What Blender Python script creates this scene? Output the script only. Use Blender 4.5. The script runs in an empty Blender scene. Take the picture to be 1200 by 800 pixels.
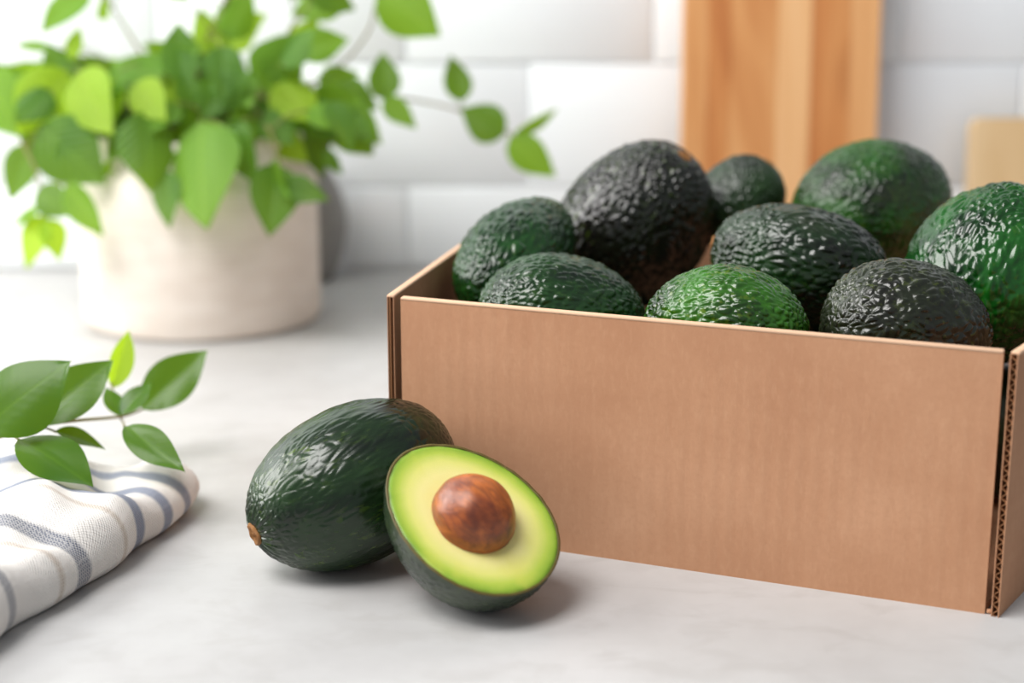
import bpy, math, random
import numpy as np
from mathutils import Vector, Matrix

random.seed(7)
S = bpy.context.scene
COL = S.collection

# ------------------------------------------------------------------ camera
PITCH = math.atan(461 / 1900.0)
CAMH = 0.28
cam_d = bpy.data.cameras.new('camera')
cam = bpy.data.objects.new('camera', cam_d)
COL.objects.link(cam)
cam.location = (0, 0, CAMH)
cam.rotation_euler = (math.pi / 2 - PITCH, 0, 0)
cam_d.sensor_width = 36.0
cam_d.lens = 57.0
cam_d.clip_start = 0.02
cam_d.dof.use_dof = True
cam_d.dof.focus_distance = 0.742
cam_d.dof.aperture_fstop = 4.1
S.camera = cam

# ------------------------------------------------------------------ light
S.view_settings.view_transform = 'Standard'
S.view_settings.look = 'None'
S.view_settings.gamma = 1.0
S.view_settings.exposure = 0.0
w = bpy.data.worlds.new('room_light')
S.world = w
w.use_nodes = True
bg = w.node_tree.nodes['Background']
bg.inputs[0].default_value = (0.88, 0.94, 1.0, 1)
bg.inputs[1].default_value = 0.35


def area(name, loc, target, sx, sy, power, col):
    d = bpy.data.lights.new(name, 'AREA')
    d.shape = 'RECTANGLE'
    d.size, d.size_y = sx, sy
    d.energy = power
    d.color = col
    o = bpy.data.objects.new(name, d)
    o.location = loc
    o.rotation_euler = (Vector(target) - Vector(loc)).to_track_quat('-Z', 'Y').to_euler()
    COL.objects.link(o)
    return o


area('window_light', (-1.34, 0.92, 0.72), (0.0, 0.92, 0.40), 0.80, 0.85, 24, (1.0, 0.985, 0.96))
area('overhead_fill', (-0.85, 0.15, 1.95), (0.05, 1.10, 0.12), 1.2, 1.0, 49, (1.0, 0.98, 0.96))  # added overhead fill to brighten wall and counter, not a known fitting

# ------------------------------------------------------------------ helpers
FW = Vector((0, math.cos(PITCH), -math.sin(PITCH)))
UP = Vector((0, math.sin(PITCH), math.cos(PITCH)))
RT = Vector((1, 0, 0))
F_PX = 1900.0


def at(u, v, zc):
    """point seen at photo position u, v and at real distance zc along the view axis"""
    return Vector((0, 0, CAMH)) + FW * zc + RT * ((u - 600) / F_PX * zc) + UP * ((400 - v) / F_PX * zc)


def ground(u, v, h=0.0):
    d = FW + RT * ((u - 600) / F_PX) + UP * ((400 - v) / F_PX)
    t = (h - CAMH) / d.z
    return Vector((0, 0, CAMH)) + d * t


def lin(r, g, b):
    def c(x):
        x /= 255.0
        return x / 12.92 if x <= 0.04045 else ((x + 0.055) / 1.055) ** 2.4
    return (c(r), c(g), c(b), 1.0)


def tag(o, label=None, cat=None, group=None, kind=None):
    if label: o['label'] = label
    if cat: o['category'] = cat
    if group: o['group'] = group
    if kind: o['kind'] = kind
    return o


def empty(name, loc, rot=(0, 0, 0)):
    o = bpy.data.objects.new(name, None)
    o.empty_display_size = 0.03
    o.location = loc
    o.rotation_euler = rot
    COL.objects.link(o)
    return o


def link(name, me, mat=None, parent=None, smooth=True):
    o = bpy.data.objects.new(name, me)
    if mat and not me.materials: me.materials.append(mat)
    if smooth and len(me.polygons):
        me.polygons.foreach_set('use_smooth', [True] * len(me.polygons))
    if parent: o.parent = parent
    COL.objects.link(o)
    return o


def mesh(name, v, f):
    me = bpy.data.meshes.new(name)
    me.from_pydata([tuple(p) for p in v], [], f)
    me.update()
    return me


def grid_faces(nr, nc, wrap=False, off=0, flip=False):
    r = np.arange(nr - 1)[:, None]
    c = np.arange(nc if wrap else nc - 1)[None, :]
    c2 = (c + 1) % nc
    a = r * nc + c; b = r * nc + c2; d = (r + 1) * nc + c2; e = (r + 1) * nc + c
    q = np.stack([a, b, d, e] if not flip else [a, e, d, b], -1).reshape(-1, 4) + off
    return q


def np_mesh(name, V, Q, tris=None):
    me = bpy.data.meshes.new(name)
    V = np.asarray(V, np.float32)
    nq = len(Q); nt = 0 if tris is None else len(tris)
    me.vertices.add(len(V)); me.vertices.foreach_set('co', V.ravel())
    loops = Q.ravel() if nt == 0 else np.concatenate([Q.ravel(), np.asarray(tris).ravel()])
    me.loops.add(len(loops)); me.loops.foreach_set('vertex_index', loops.astype(np.int32))
    me.polygons.add(nq + nt)
    st = np.concatenate([np.arange(nq) * 4, nq * 4 + np.arange(nt) * 3]).astype(np.int32)
    me.polygons.foreach_set('loop_start', st)
    me.update(calc_edges=True)
    me.validate()
    return me


def set_attr(me, name, vals):
    a = me.attributes.new(name, 'FLOAT', 'POINT')
    a.data.foreach_set('value', np.asarray(vals, np.float32))


def rounded_box(name, sx, sy, sz, r=0.002, seg=2):
    """box with bevelled edges, origin at the centre of its base"""
    import bmesh
    bm = bmesh.new()
    bmesh.ops.create_cube(bm, size=1)
    for v in bm.verts:
        v.co = Vector((v.co.x * sx, v.co.y * sy, (v.co.z + 0.5) * sz))
    bmesh.ops.bevel(bm, geom=bm.edges[:], offset=r, segments=seg, profile=0.5, affect='EDGES')
    me = bpy.data.meshes.new(name)
    bm.to_mesh(me); bm.free()
    return me


def lathe(name, prof, n=96):
    V = []
    for (r, z) in prof:
        for k in range(n):
            a = 2 * math.pi * k / n
            V.append((r * math.cos(a), r * math.sin(a), z))
    return np_mesh(name, V, grid_faces(len(prof), n, True))


def tube_data(pts, rad, n=8):
    """swept tube with capped ends as (verts, faces)"""
    pts = [Vector(p) for p in pts]
    V = []; Fc = []
    up = Vector((0.13, 0.21, 1)).normalized()
    for i, p in enumerate(pts):
        t = (pts[min(i + 1, len(pts) - 1)] - pts[max(i - 1, 0)]).normalized()
        a = t.cross(up)
        if a.length < 1e-3: a = t.cross(Vector((1, 0, 0)))
        a.normalize(); b = t.cross(a)
        r = rad(i / (len(pts) - 1)) if callable(rad) else rad
        for k in range(n):
            g = 2 * math.pi * k / n
            V.append(p + a * (r * math.cos(g)) + b * (r * math.sin(g)))
    for i in range(len(pts) - 1):
        for k in range(n):
            k2 = (k + 1) % n
            Fc.append((i * n + k, i * n + k2, (i + 1) * n + k2, (i + 1) * n + k))
    Fc.append(tuple(range(n - 1, -1, -1)))
    m = (len(pts) - 1) * n
    Fc.append(tuple(m + k for k in range(n)))
    return V, Fc


def catmull(P, n=8):
    P = [Vector(p) for p in P]
    Q = [P[0] * 2 - P[1]] + P + [P[-1] * 2 - P[-2]]
    out = []
    for i in range(1, len(Q) - 2):
        for k in range(n):
            t = k / n
            a, b, c, d = Q[i - 1], Q[i], Q[i + 1], Q[i + 2]
            out.append(0.5 * ((2 * b) + (c - a) * t + (2 * a - 5 * b + 4 * c - d) * t * t + (3 * b - a - 3 * c + d) * t ** 3))
    out.append(P[-1])
    return out


# ------------------------------------------------------------------ material kit
class NT:
    def __init__(self, name):
        self.m = bpy.data.materials.new(name)
        self.m.use_nodes = True
        self.t = self.m.node_tree
        self.b = self.t.nodes['Principled BSDF']

    def n(self, kind, **kw):
        x = self.t.nodes.new(kind)
        for k, v in kw.items():
            if k.startswith('i_'):
                key = k[2:]
                key = int(key) if key.isdigit() else key.replace('_', ' ')
                x.inputs[key].default_value = v
            else:
                setattr(x, k, v)
        return x

    def l(self, a, b):
        self.t.links.new(a, b)

    def ramp(self, src, stops, interp='LINEAR'):
        r = self.n('ShaderNodeValToRGB')
        r.color_ramp.interpolation = interp
        e = r.color_ramp.elements
        while len(e) < len(stops): e.new(0.5)
        for k, (p, c) in enumerate(stops):
            e[k].position = p; e[k].color = c
        self.l(src, r.inputs[0])
        return r.outputs[0]

    def noise(self, scale, detail=3, rough=0.5, vec=None, dist=0.0):
        x = self.n('ShaderNodeTexNoise')
        x.inputs['Scale'].default_value = scale
        x.inputs['Detail'].default_value = detail
        x.inputs['Roughness'].default_value = rough
        x.inputs['Distortion'].default_value = dist
        if vec: self.l(vec, x.inputs['Vector'])
        return x

    def coords(self, scale=(1, 1, 1), kind='Object', loc=(0, 0, 0)):
        c = self.n('ShaderNodeTexCoord')
        mp = self.n('ShaderNodeMapping')
        mp.inputs['Scale'].default_value = scale
        mp.inputs['Location'].default_value = loc
        self.l(c.outputs[kind], mp.inputs[0])
        return mp.outputs[0]

    def mix(self, fac, a, b, blend='MIX'):
        x = self.n('ShaderNodeMix', data_type='RGBA', blend_type=blend)
        for s, v in ((x.inputs[0], fac), (x.inputs[6], a), (x.inputs[7], b)):
            if isinstance(v, bpy.types.NodeSocket): self.l(v, s)
            else: s.default_value = v
        return x.outputs[2]

    def math(self, op, a, b=0.0, c=0.0, clamp=False):
        x = self.n('ShaderNodeMath', operation=op)
        x.use_clamp = clamp
        for s, v in zip(x.inputs, (a, b, c)):
            if isinstance(v, bpy.types.NodeSocket): self.l(v, s)
            else: s.default_value = v
        return x.outputs[0]

    def bump(self, h, dist, strength=1.0, prev=None):
        x = self.n('ShaderNodeBump')
        x.inputs['Distance'].default_value = dist
        x.inputs['Strength'].default_value = strength
        self.l(h, x.inputs['Height'])
        if prev: self.l(prev, x.inputs['Normal'])
        return x.outputs[0]

    def set(self, **kw):
        for k, v in kw.items():
            s = self.b.inputs[k.replace('_', ' ')]
            if isinstance(v, bpy.types.NodeSocket): self.l(v, s)
            else: s.default_value = v
        return self


def mat_plain(name, col, rough=0.5, spec=0.5):
    t = NT(name)
    t.set(Base_Color=col, Roughness=rough)
    t.b.inputs['Specular IOR Level'].default_value = spec
    return t.m


def mat_counter():
    t = NT('honed_stone')
    co = t.coords()
    n1 = t.noise(6, 5, 0.6, co)
    n2 = t.noise(28, 4, 0.6, t.coords((1, 1.6, 1)), 0.6)
    n3 = t.noise(240, 2, 0.5, co)
    c = t.ramp(n1.outputs[0], [(0.3, lin(172, 170, 169)), (0.5, lin(187, 186, 185)), (0.72, lin(199, 198, 198))])
    c = t.mix(t.math('MULTIPLY', t.ramp(n2.outputs[0], [(0.36, (1, 1, 1, 1)), (0.5, (0, 0, 0, 1))]), 0.22), c, lin(158, 154, 150))
    c = t.mix(t.math('MULTIPLY', n3.outputs[0], 0.10), c, lin(160, 158, 156))
    r = t.ramp(n2.outputs[0], [(0.3, (0.42,) * 3 + (1,)), (0.7, (0.30,) * 3 + (1,))])
    t.set(Base_Color=c, Roughness=r, Normal=t.bump(n3.outputs[0], 0.0001, 0.4))
    t.b.inputs['Specular IOR Level'].default_value = 0.35
    return t.m


def mat_tile():
    t = NT('glazed_white_tile')
    co = t.coords()
    n = t.noise(9, 2, 0.5, co)
    oi = t.n('ShaderNodeObjectInfo')
    c = t.mix(oi.outputs['Random'], lin(238, 242, 246), lin(245, 248, 250))
    t.set(Base_Color=c, Roughness=0.22, Normal=t.bump(n.outputs[0], 0.002, 0.35))
    return t.m


def mat_card(name, flute_axis):
    """kraft board; faint lines where the flutes press through the liner"""
    t = NT(name)
    co = t.coords()
    n1 = t.noise(14, 4, 0.6, co)
    n2 = t.noise(420, 3, 0.6, co)
    fib = t.noise(150, 2, 0.6, t.coords((3, 3, 1)))
    sep = t.n('ShaderNodeSeparateXYZ'); t.l(co, sep.inputs[0])
    ax = sep.outputs[0] if flute_axis == 'z' else sep.outputs[2]
    wob = t.math('MULTIPLY', t.noise(8, 2, 0.5, co).outputs[0], 3.0)
    wv = t.math('SINE', t.math('ADD', t.math('MULTIPLY', ax, 2 * math.pi / 0.0078), wob))
    sel = t.ramp(t.noise(11, 2, 0.5, co).outputs[0], [(0.4, (0.1,) * 3 + (1,)), (0.65, (1, 1, 1, 1))])
    wv = t.math('MULTIPLY', wv, sel)
    c = t.ramp(n1.outputs[0], [(0.25, lin(178, 128, 96)), (0.5, lin(189, 140, 107)), (0.75, lin(199, 151, 118))])
    c = t.mix(t.math('MULTIPLY', t.ramp(n2.outputs[0], [(0.45, (0, 0, 0, 1)), (0.7, (1, 1, 1, 1))]), 0.20), c, lin(170, 122, 88))
    c = t.mix(t.math('MULTIPLY', t.ramp(fib.outputs[0], [(0.5, (0, 0, 0, 1)), (0.75, (1, 1, 1, 1))]), 0.12), c, lin(226, 184, 150))
    c = t.mix(t.math('MULTIPLY_ADD', wv, 0.03, 0.05), c, lin(222, 178, 142))
    nb = t.bump(wv, 0.00007, 0.5)
    nb = t.bump(n2.outputs[0], 0.00012, 0.5, nb)
    t.set(Base_Color=c, Roughness=0.78, Normal=nb)
    t.b.inputs['Specular IOR Level'].default_value = 0.25
    return t.m


def mat_skin(name, dark, green, lime, lime_amt=0.3, rough=0.30, stretch=1.0, seed=0.0, dust=None):
    t = NT(name)
    co = t.coords((1, 1, 1 / stretch), loc=(seed, seed * 0.7, seed * 1.3))
    n1 = t.noise(38, 4, 0.6, co, 0.4)
    n2 = t.noise(330, 3, 0.6, co)
    n3 = t.noise(900, 2, 0.5, co)
    at_ = t.n('ShaderNodeAttribute', attribute_name='pebble')
    c = t.mix(t.ramp(n1.outputs[0], [(0.36, (0, 0, 0, 1)), (0.64, (1, 1, 1, 1))]), dark, green)
    # green shows in the valleys between the pebbles, the crests stay dark
    c = t.mix(t.math('MULTIPLY', t.ramp(at_.outputs['Fac'], [(0.0, (1, 1, 1, 1)), (0.5, (0, 0, 0, 1))]), 0.35), c, green)
    fl = t.ramp(n2.outputs[0], [(0.56, (0, 0, 0, 1)), (0.68, (1, 1, 1, 1))])
    reg = t.ramp(t.noise(22, 2, 0.5, co).outputs[0], [(0.42, (0.1,) * 3 + (1,)), (0.62, (1, 1, 1, 1))])
    c = t.mix(t.math('MULTIPLY', t.math('MULTIPLY', fl, reg), lime_amt), c, lime)
    if dust:
        dm = t.ramp(t.noise(26, 4, 0.65, t.coords((1, 1, 0.5), loc=(3 + seed, 0, 0))).outputs[0], [(0.50, (0, 0, 0, 1)), (0.68, (1, 1, 1, 1))])
        c = t.mix(t.math('MULTIPLY', dm, 0.55), c, dust)
    r = t.math('MULTIPLY_ADD', n1.outputs[0], 0.18, rough - 0.15)
    nb = t.bump(n2.outputs[0], 0.00018, 0.5)
    nb = t.bump(n3.outputs[0], 0.00004, 0.4, nb)
    t.set(Base_Color=c, Roughness=r, Normal=nb)
    t.b.inputs['Specular IOR Level'].default_value = 0.55
    return t.m


def mat_leaf(name, base, edge, vein, back, trans=0.45, rough=0.35, side=0.22):
    t = NT(name)
    co = t.coords()
    sep = t.n('ShaderNodeSeparateXYZ'); t.l(co, sep.inputs[0])
    ax = t.math('ABSOLUTE', sep.outputs[0])
    oi = t.n('ShaderNodeObjectInfo')
    n = t.noise(3.5, 3, 0.5, co)
    c = t.mix(n.outputs[0], base, edge)
    c = t.mix(t.math('MULTIPLY', oi.outputs['Random'], 0.5), c, edge)
    mid = t.ramp(ax, [(0.0, (1, 1, 1, 1)), (0.022, (0, 0, 0, 1))])
    # side veins, slanting away from the midrib
    sv = t.math('SINE', t.math('MULTIPLY', t.math('SUBTRACT', sep.outputs[1], t.math('MULTIPLY', ax, 0.9)), 60.0))
    svm = t.ramp(sv, [(0.90, (0, 0, 0, 1)), (1.0, (1, 1, 1, 1))])
    c = t.mix(t.math('MULTIPLY', svm, side), c, vein)
    c = t.mix(t.math('MULTIPLY', mid, 0.75), c, vein)
    geo = t.n('ShaderNodeNewGeometry')
    c = t.mix(t.math('MULTIPLY', geo.outputs['Backfacing'], 0.55), c, back)
    nb = t.bump(t.math('ADD', sv, t.math('MULTIPLY', mid, -3.0)), 0.003 * (side / 0.22) ** 3, 0.25)
    t.set(Base_Color=c, Roughness=rough, Normal=nb)
    t.b.inputs['Specular IOR Level'].default_value = 0.3
    tr = t.n('ShaderNodeBsdfTranslucent')
    tc = t.mix(0.65, c, lin(178, 214, 20))
    t.l(tc, tr.inputs[0])
    mx = t.n('ShaderNodeMixShader'); mx.inputs[0].default_value = trans
    out = t.t.nodes['Material Output']
    t.l(t.b.outputs[0], mx.inputs[1]); t.l(tr.outputs[0], mx.inputs[2]); t.l(mx.outputs[0], out.inputs[0])
    return t.m


def mat_wood(name, stops, scale=1.0, knots=True, bands=0.25):
    t = NT(name)
    co = t.coords((1, 1, 0.14))
    n1 = t.noise(18 * scale, 3, 0.55, co, 0.8)
    n2 = t.noise(150, 3, 0.6, t.coords((1, 1, 0.05)))
    c = t.ramp(n1.outputs[0], stops)
    c = t.mix(t.math('MULTIPLY', n2.outputs[0], bands), c, stops[0][1])
    if knots:
        v = t.n('ShaderNodeTexVoronoi'); v.inputs['Scale'].default_value = 9
        t.l(t.coords((1.2, 1, 0.55)), v.inputs['Vector'])
        k = t.ramp(v.outputs['Distance'], [(0.0, (1, 1, 1, 1)), (0.20, (0, 0, 0, 1))])
        c = t.mix(t.math('MULTIPLY', k, 0.6), c, lin(150, 88, 44))
    t.set(Base_Color=c, Roughness=0.5, Normal=t.bump(n2.outputs[0], 0.0004, 0.3))
    return t.m


# ------------------------------------------------------------------ setting: counter and tiled wall
WALL_Y = 1.43
M_counter = mat_counter()
top = link('countertop', rounded_box('countertop', 2.6, 1.10, 0.04, 0.004), M_counter)
top.location = (0, WALL_Y - 0.55, -0.04)
tag(top, 'pale grey honed stone kitchen worktop that everything stands on', 'countertop')

M_tile = mat_tile()
M_grout = NT('grout'); M_grout.set(Base_Color=M_grout.ramp(M_grout.noise(60).outputs[0], [(0.3, lin(226, 228, 230)), (0.7, lin(232, 234, 235))]), Roughness=0.9)
M_grout = M_grout.m
wall = link('wall_back', rounded_box('wall_back', 2.6, 0.10, 1.30, 0.002, 1), M_grout, smooth=False)
wall.location = (0, WALL_Y + 0.055, -0.04)
tag(wall, kind='structure')
TW, TH, TG = 0.216, 0.1085, 0.0022
tile_me = rounded_box('tile', TW - TG, 0.009, TH - TG, 0.0015, 2)
tile_me.materials.append(M_tile)
half_me = rounded_box('tile_cut', TW / 2 - TG, 0.009, TH - TG, 0.0015, 2)
half_me.materials.append(M_tile)
X0 = 0.015
for row in range(9):
    z = 0.040 + (-0.036 if row == 0 else (row - 1) * TH + 0.0335)
    zoff = 0.0745 + (row - 1) * TH
    if row == 0:
        me_row = rounded_box('tile_low', TW - TG, 0.009, 0.0745 - TG, 0.0015, 2); me_row.materials.append(M_tile)
        zoff = 0.001
    for k in range(-6, 6):
        x = X0 + k * TW + (TW / 2 if row % 2 else 0)
        if abs(x) > 1.2: continue
        o = link('tile', me_row if row == 0 else tile_me, None, wall)
        o.matrix_parent_inverse = Matrix.Translation(-wall.location)
        o.location = (x, WALL_Y + 0.0070 + random.uniform(-0.0004, 0.0004), zoff)
        o.rotation_euler = (random.uniform(-.003, .003), 0, random.uniform(-.003, .003))

# left wall with the window the daylight comes through
M_paint = NT('white_paint')
M_paint.set(Base_Color=M_paint.ramp(M_paint.noise(14).outputs[0], [(0.3, lin(232, 233, 233)), (0.7, lin(238, 239, 239))]), Roughness=0.8)
M_paint = M_paint.m


def boxes_mesh(name, bs):
    V = []; Fc = []
    for (x0, x1, y0, y1, z0, z1) in bs:
        b = len(V)
        for z in (z0, z1):
            for (x, y) in ((x0, y0), (x1, y0), (x1, y1), (x0, y1)): V.append((x, y, z))
        Fc += [tuple(b + i for i in q) for q in ((0, 3, 2, 1), (4, 5, 6, 7), (0, 1, 5, 4), (1, 2, 6, 5), (2, 3, 7, 6), (3, 0, 4, 7))]
    return mesh(name, V, Fc)


wl = link('wall_left', boxes_mesh('wall_left', [(-1.41, -1.31, -0.30, 0.35, -0.04, 1.50), (-1.41, -1.31, 1.49, 1.53, -0.04, 1.50),
                                                (-1.41, -1.31, 0.35, 1.49, -0.04, 0.13), (-1.41, -1.31, 0.35, 1.49, 1.43, 1.50)]), M_paint, smooth=False)
tag(wl, kind='structure')
wn = link('window_1', boxes_mesh('window_1', [(-1.33, -1.29, 0.35, 0.38, 0.13, 1.43), (-1.33, -1.29, 1.46, 1.49, 0.13, 1.43), (-1.33, -1.29, 0.38, 1.46, 0.13, 0.16),
                                              (-1.33, -1.29, 0.38, 1.46, 1.40, 1.43), (-1.33, -1.30, 0.905, 0.935, 0.16, 1.40)]), M_paint, smooth=False)
tag(wn, kind='structure')

# ------------------------------------------------------------------ cardboard box
M_cardv = mat_card('kraft_board', 'z')
M_cardh = mat_card('kraft_board_side', 'x')
M_flute = mat_plain('kraft_flute_shaded', lin(150, 106, 74), 0.9, 0.1)  # darkened paper: the shade inside the flutes is put into the colour
M_liner = mat_plain('kraft_edge', lin(218, 180, 150), 0.85, 0.1)


def board(name, length, height, thick, flutes, mat, parent, pitch=0.0058, zlift=0.0):
    """corrugated panel in x (length) / z (height); flutes 'v' run upright, 'h' run along x.
       two liners and a wavy sheet between them."""
    T = 0.0004
    V = []; Fc = []; mats = []

    def bx(x0, x1, y0, y1, z0, z1, m):
        b = len(V)
        for z in (z0, z1):
            for (x, y) in ((x0, y0), (x1, y0), (x1, y1), (x0, y1)): V.append((x, y, z))
        for q in ((0, 3, 2, 1), (4, 5, 6, 7), (0, 1, 5, 4), (1, 2, 6, 5), (2, 3, 7, 6), (3, 0, 4, 7)):
            Fc.append(tuple(b + i for i in q)); mats.append(m)
    # liners as thin grids so that they can warp a little
    bx(0, length, 0, T, 0, height, 0)
    bx(0, length, thick - T, thick, 0, height, 0)
    n = int((length if flutes == 'v' else height) / pitch * 8)
    amp = (thick - 2 * T) / 2 - T / 2
    b = len(V)
    for i in range(n + 1):
        s = (length if flutes == 'v' else height) * i / n
        y = thick / 2 + amp * math.sin(2 * math.pi * s / pitch)
        for e in (0, 1):
            for dy in (-T / 2, T / 2):
                inset = 0.0003
                if flutes == 'v': V.append((s, y + dy, inset if e == 0 else height - inset))
                else: V.append((inset if e == 0 else length - inset, y + dy, s))
    for i in range(n):
        a = b + i * 4; c = a + 4
        for (p, q) in ((0, 2), (3, 1), (1, 0), (2, 3)):
            Fc.append((a + p, a + q, c + q, c + p)); mats.append(1)
    me = mesh(name, V, Fc)
    me.materials.append(mat); me.materials.append(M_flute)
    me.polygons.foreach_set('material_index', mats)
    me.update()
    o = bpy.data.objects.new(name, me)
    o.parent = parent
    COL.objects.link(o)
    return o


A = Vector((-0.0535, 0.7605, 0)); B = Vector((0.2045, 0.654, 0))
dirf = (B - A).normalized(); nrm = Vector((-dirf.y, dirf.x, 0))
BH = 0.1165
box = empty('cardboard_box', A)
tag(box, 'open brown corrugated cardboard box holding the pile of avocados', 'box')
LF = (B - A).length


def put(o, p0, p1, z=0.0):
    d = (p1 - p0)
    o.location = p0 - A + Vector((0, 0, z))
    o.rotation_euler = (0, 0, math.atan2(d.y, d.x))


TB = 0.0034
o = board('front_panel', LF, BH, TB, 'v', M_cardv, box); put(o, A, B)
DEP = 0.375
ang_l = math.radians(90 - 12.5); ang_r = math.radians(90 - 34)
dl = Vector((math.cos(ang_l), math.sin(ang_l), 0)); dr = Vector((math.cos(ang_r), math.sin(ang_r), 0))
A2 = A - dirf * 0.0035 ; B2 = B + dirf * 0.0030
KL = A2 + dl * ((0.992 - A2.y) / dl.y); KR = B2 + dr * ((1.030 - B2.y) / dr.y)
o = board('side_panel', (KL - A2).length, BH + 0.0006, TB, 'v', M_cardv, box); put(o, A2 - dl * 0.0005, KL - dl * 0.0005)
o = board('side_panel', (KR - B2).length, BH, TB, 'h', M_cardh, box, 0.0044)
put(o, B2 - dr * 0.0015 + Vector((dr.y, -dr.x, 0)) * TB, KR + Vector((dr.y, -dr.x, 0)) * TB)
o = board('back_panel', (KR - KL).length, BH + 0.004, TB, 'v', M_cardv, box); put(o, KL, KR)
# bottom
pts = [A + nrm * TB, B + nrm * TB, KR, KL]
V = [(p - A) + Vector((0, 0, zz)) for zz in (0.0008, 0.0038) for p in pts]
me = mesh('bottom_panel', V, [(3, 2, 1, 0), (4, 5, 6, 7), (0, 1, 5, 4), (1, 2, 6, 5), (2, 3, 7, 6), (3, 0, 4, 7)])
link('bottom_panel', me, M_cardh, box, smooth=False)
# paper lip folded over the top of each panel
def lip(p0, p1, z):
    d = (p1 - p0); L0 = d.length
    me_ = rounded_box('top_edge', L0, TB + 0.0006, 0.0016, 0.0007, 3)
    o_ = link('top_edge', me_, M_lip, box)
    n_ = Vector((-d.y, d.x, 0)).normalized()
    o_.location = (p0 + p1) / 2 - A + n_ * TB / 2 + Vector((0, 0, z))
    o_.rotation_euler = (0, 0, math.atan2(d.y, d.x))


M_lip = M_liner
lip(A, B, BH - 0.0006)
lip(A2, KL, BH)
lip(B2 + Vector((dr.y, -dr.x, 0)) * TB, KR + Vector((dr.y, -dr.x, 0)) * TB, BH - 0.0006)
lip(KL, KR, BH + 0.0034)
# crease strip bent round the two front corners (the folded score line at the foot)
for (p, sgn) in ((A, -1), (B, 1)):
    c0 = p - A + dirf * (0.0006 * sgn) + nrm * 0.0012
    Vt, Ft = tube_data([c0 + Vector((0, 0, 0.0012)), c0 + dirf * (sgn * 0.0026) + Vector((0, 0, 0.0010)) + nrm * 0.0004], 0.0011, 8)
    link('corner_fold', mesh('corner_fold', Vt, Ft), M_cardv, box)

# ------------------------------------------------------------------ avocados


def hash3(ix, iy, iz, k, seed):
    h = (ix * 73856093) ^ (iy * 19349663) ^ (iz * 83492791) ^ (k * 2654435761) ^ (seed * 97531)
    h = (h ^ (h >> 13)) * 1274126177 & 0x7fffffff
    h = (h ^ (h >> 16)) * 668265263 & 0x7fffffff
    return ((h ^ (h >> 15)) & 0xffff) / 65535.0


def vnoise(P, seed):
    I = np.floor(P).astype(np.int64); f = P - I
    f = f * f * (3 - 2 * f)
    out = 0
    for dx in (0, 1):
        for dy in (0, 1):
            for dz in (0, 1):
                wgt = (f[:, 0] if dx else 1 - f[:, 0]) * (f[:, 1] if dy else 1 - f[:, 1]) * (f[:, 2] if dz else 1 - f[:, 2])
                out = out + wgt * hash3(I[:, 0] + dx, I[:, 1] + dy, I[:, 2] + dz, 0, seed)
    return out


def worley(P, seed):
    I = np.floor(P).astype(np.int64)
    F1 = np.full(len(P), 9.0); F2 = np.full(len(P), 9.0)
    for dx in (-1, 0, 1):
        for dy in (-1, 0, 1):
            for dz in (-1, 0, 1):
                J = I + np.array([dx, dy, dz])
                Q = np.stack([hash3(J[:, 0], J[:, 1], J[:, 2], k + 1, seed) for k in range(3)], -1)
                d = np.linalg.norm(J + Q - P, axis=1)
                n1 = np.minimum(F1, d)
                F2 = np.minimum(F2, np.maximum(F1, d))
                F1 = n1
    return F1, F2


def pebble(P, seed, cell, stretch, twist):
    """height 0..1 of the pebbly skin at object-space points"""
    a = twist * P[:, 2]
    X = np.stack([P[:, 0] * np.cos(a) - P[:, 1] * np.sin(a), P[:, 0] * np.sin(a) + P[:, 1] * np.cos(a), P[:, 2] / stretch], -1)
    wp = np.stack([vnoise(X / (cell * 2.2), seed + 11 + k) - 0.5 for k in range(3)], -1)
    X = X / cell + wp * 1.3
    F1, F2 = worley(X, seed)
    h = np.clip((F2 - F1) * 1.5, 0, 1)
    h = np.sin(h * math.pi / 2)
    big = vnoise(P / (cell * 3.2), seed + 31)
    fine = vnoise(X * 2.6, seed + 51)
    return h * (0.55 + 0.45 * big) + 0.22 * fine, big


def avo_points(L, W, a, T, PHI, lop=0.0):
    r = W / 2 * np.sin(T) * (1 - a * np.cos(T))
    # a shallow dimple under the stem
    z = L / 2 * np.cos(T) - 0.0022 * np.exp(-(T / 0.13) ** 2)
    x = r * np.cos(PHI) + lop * W * np.sin(T) ** 2 * 0.1
    return np.stack([x, r * np.sin(PHI), z], -1)


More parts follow.
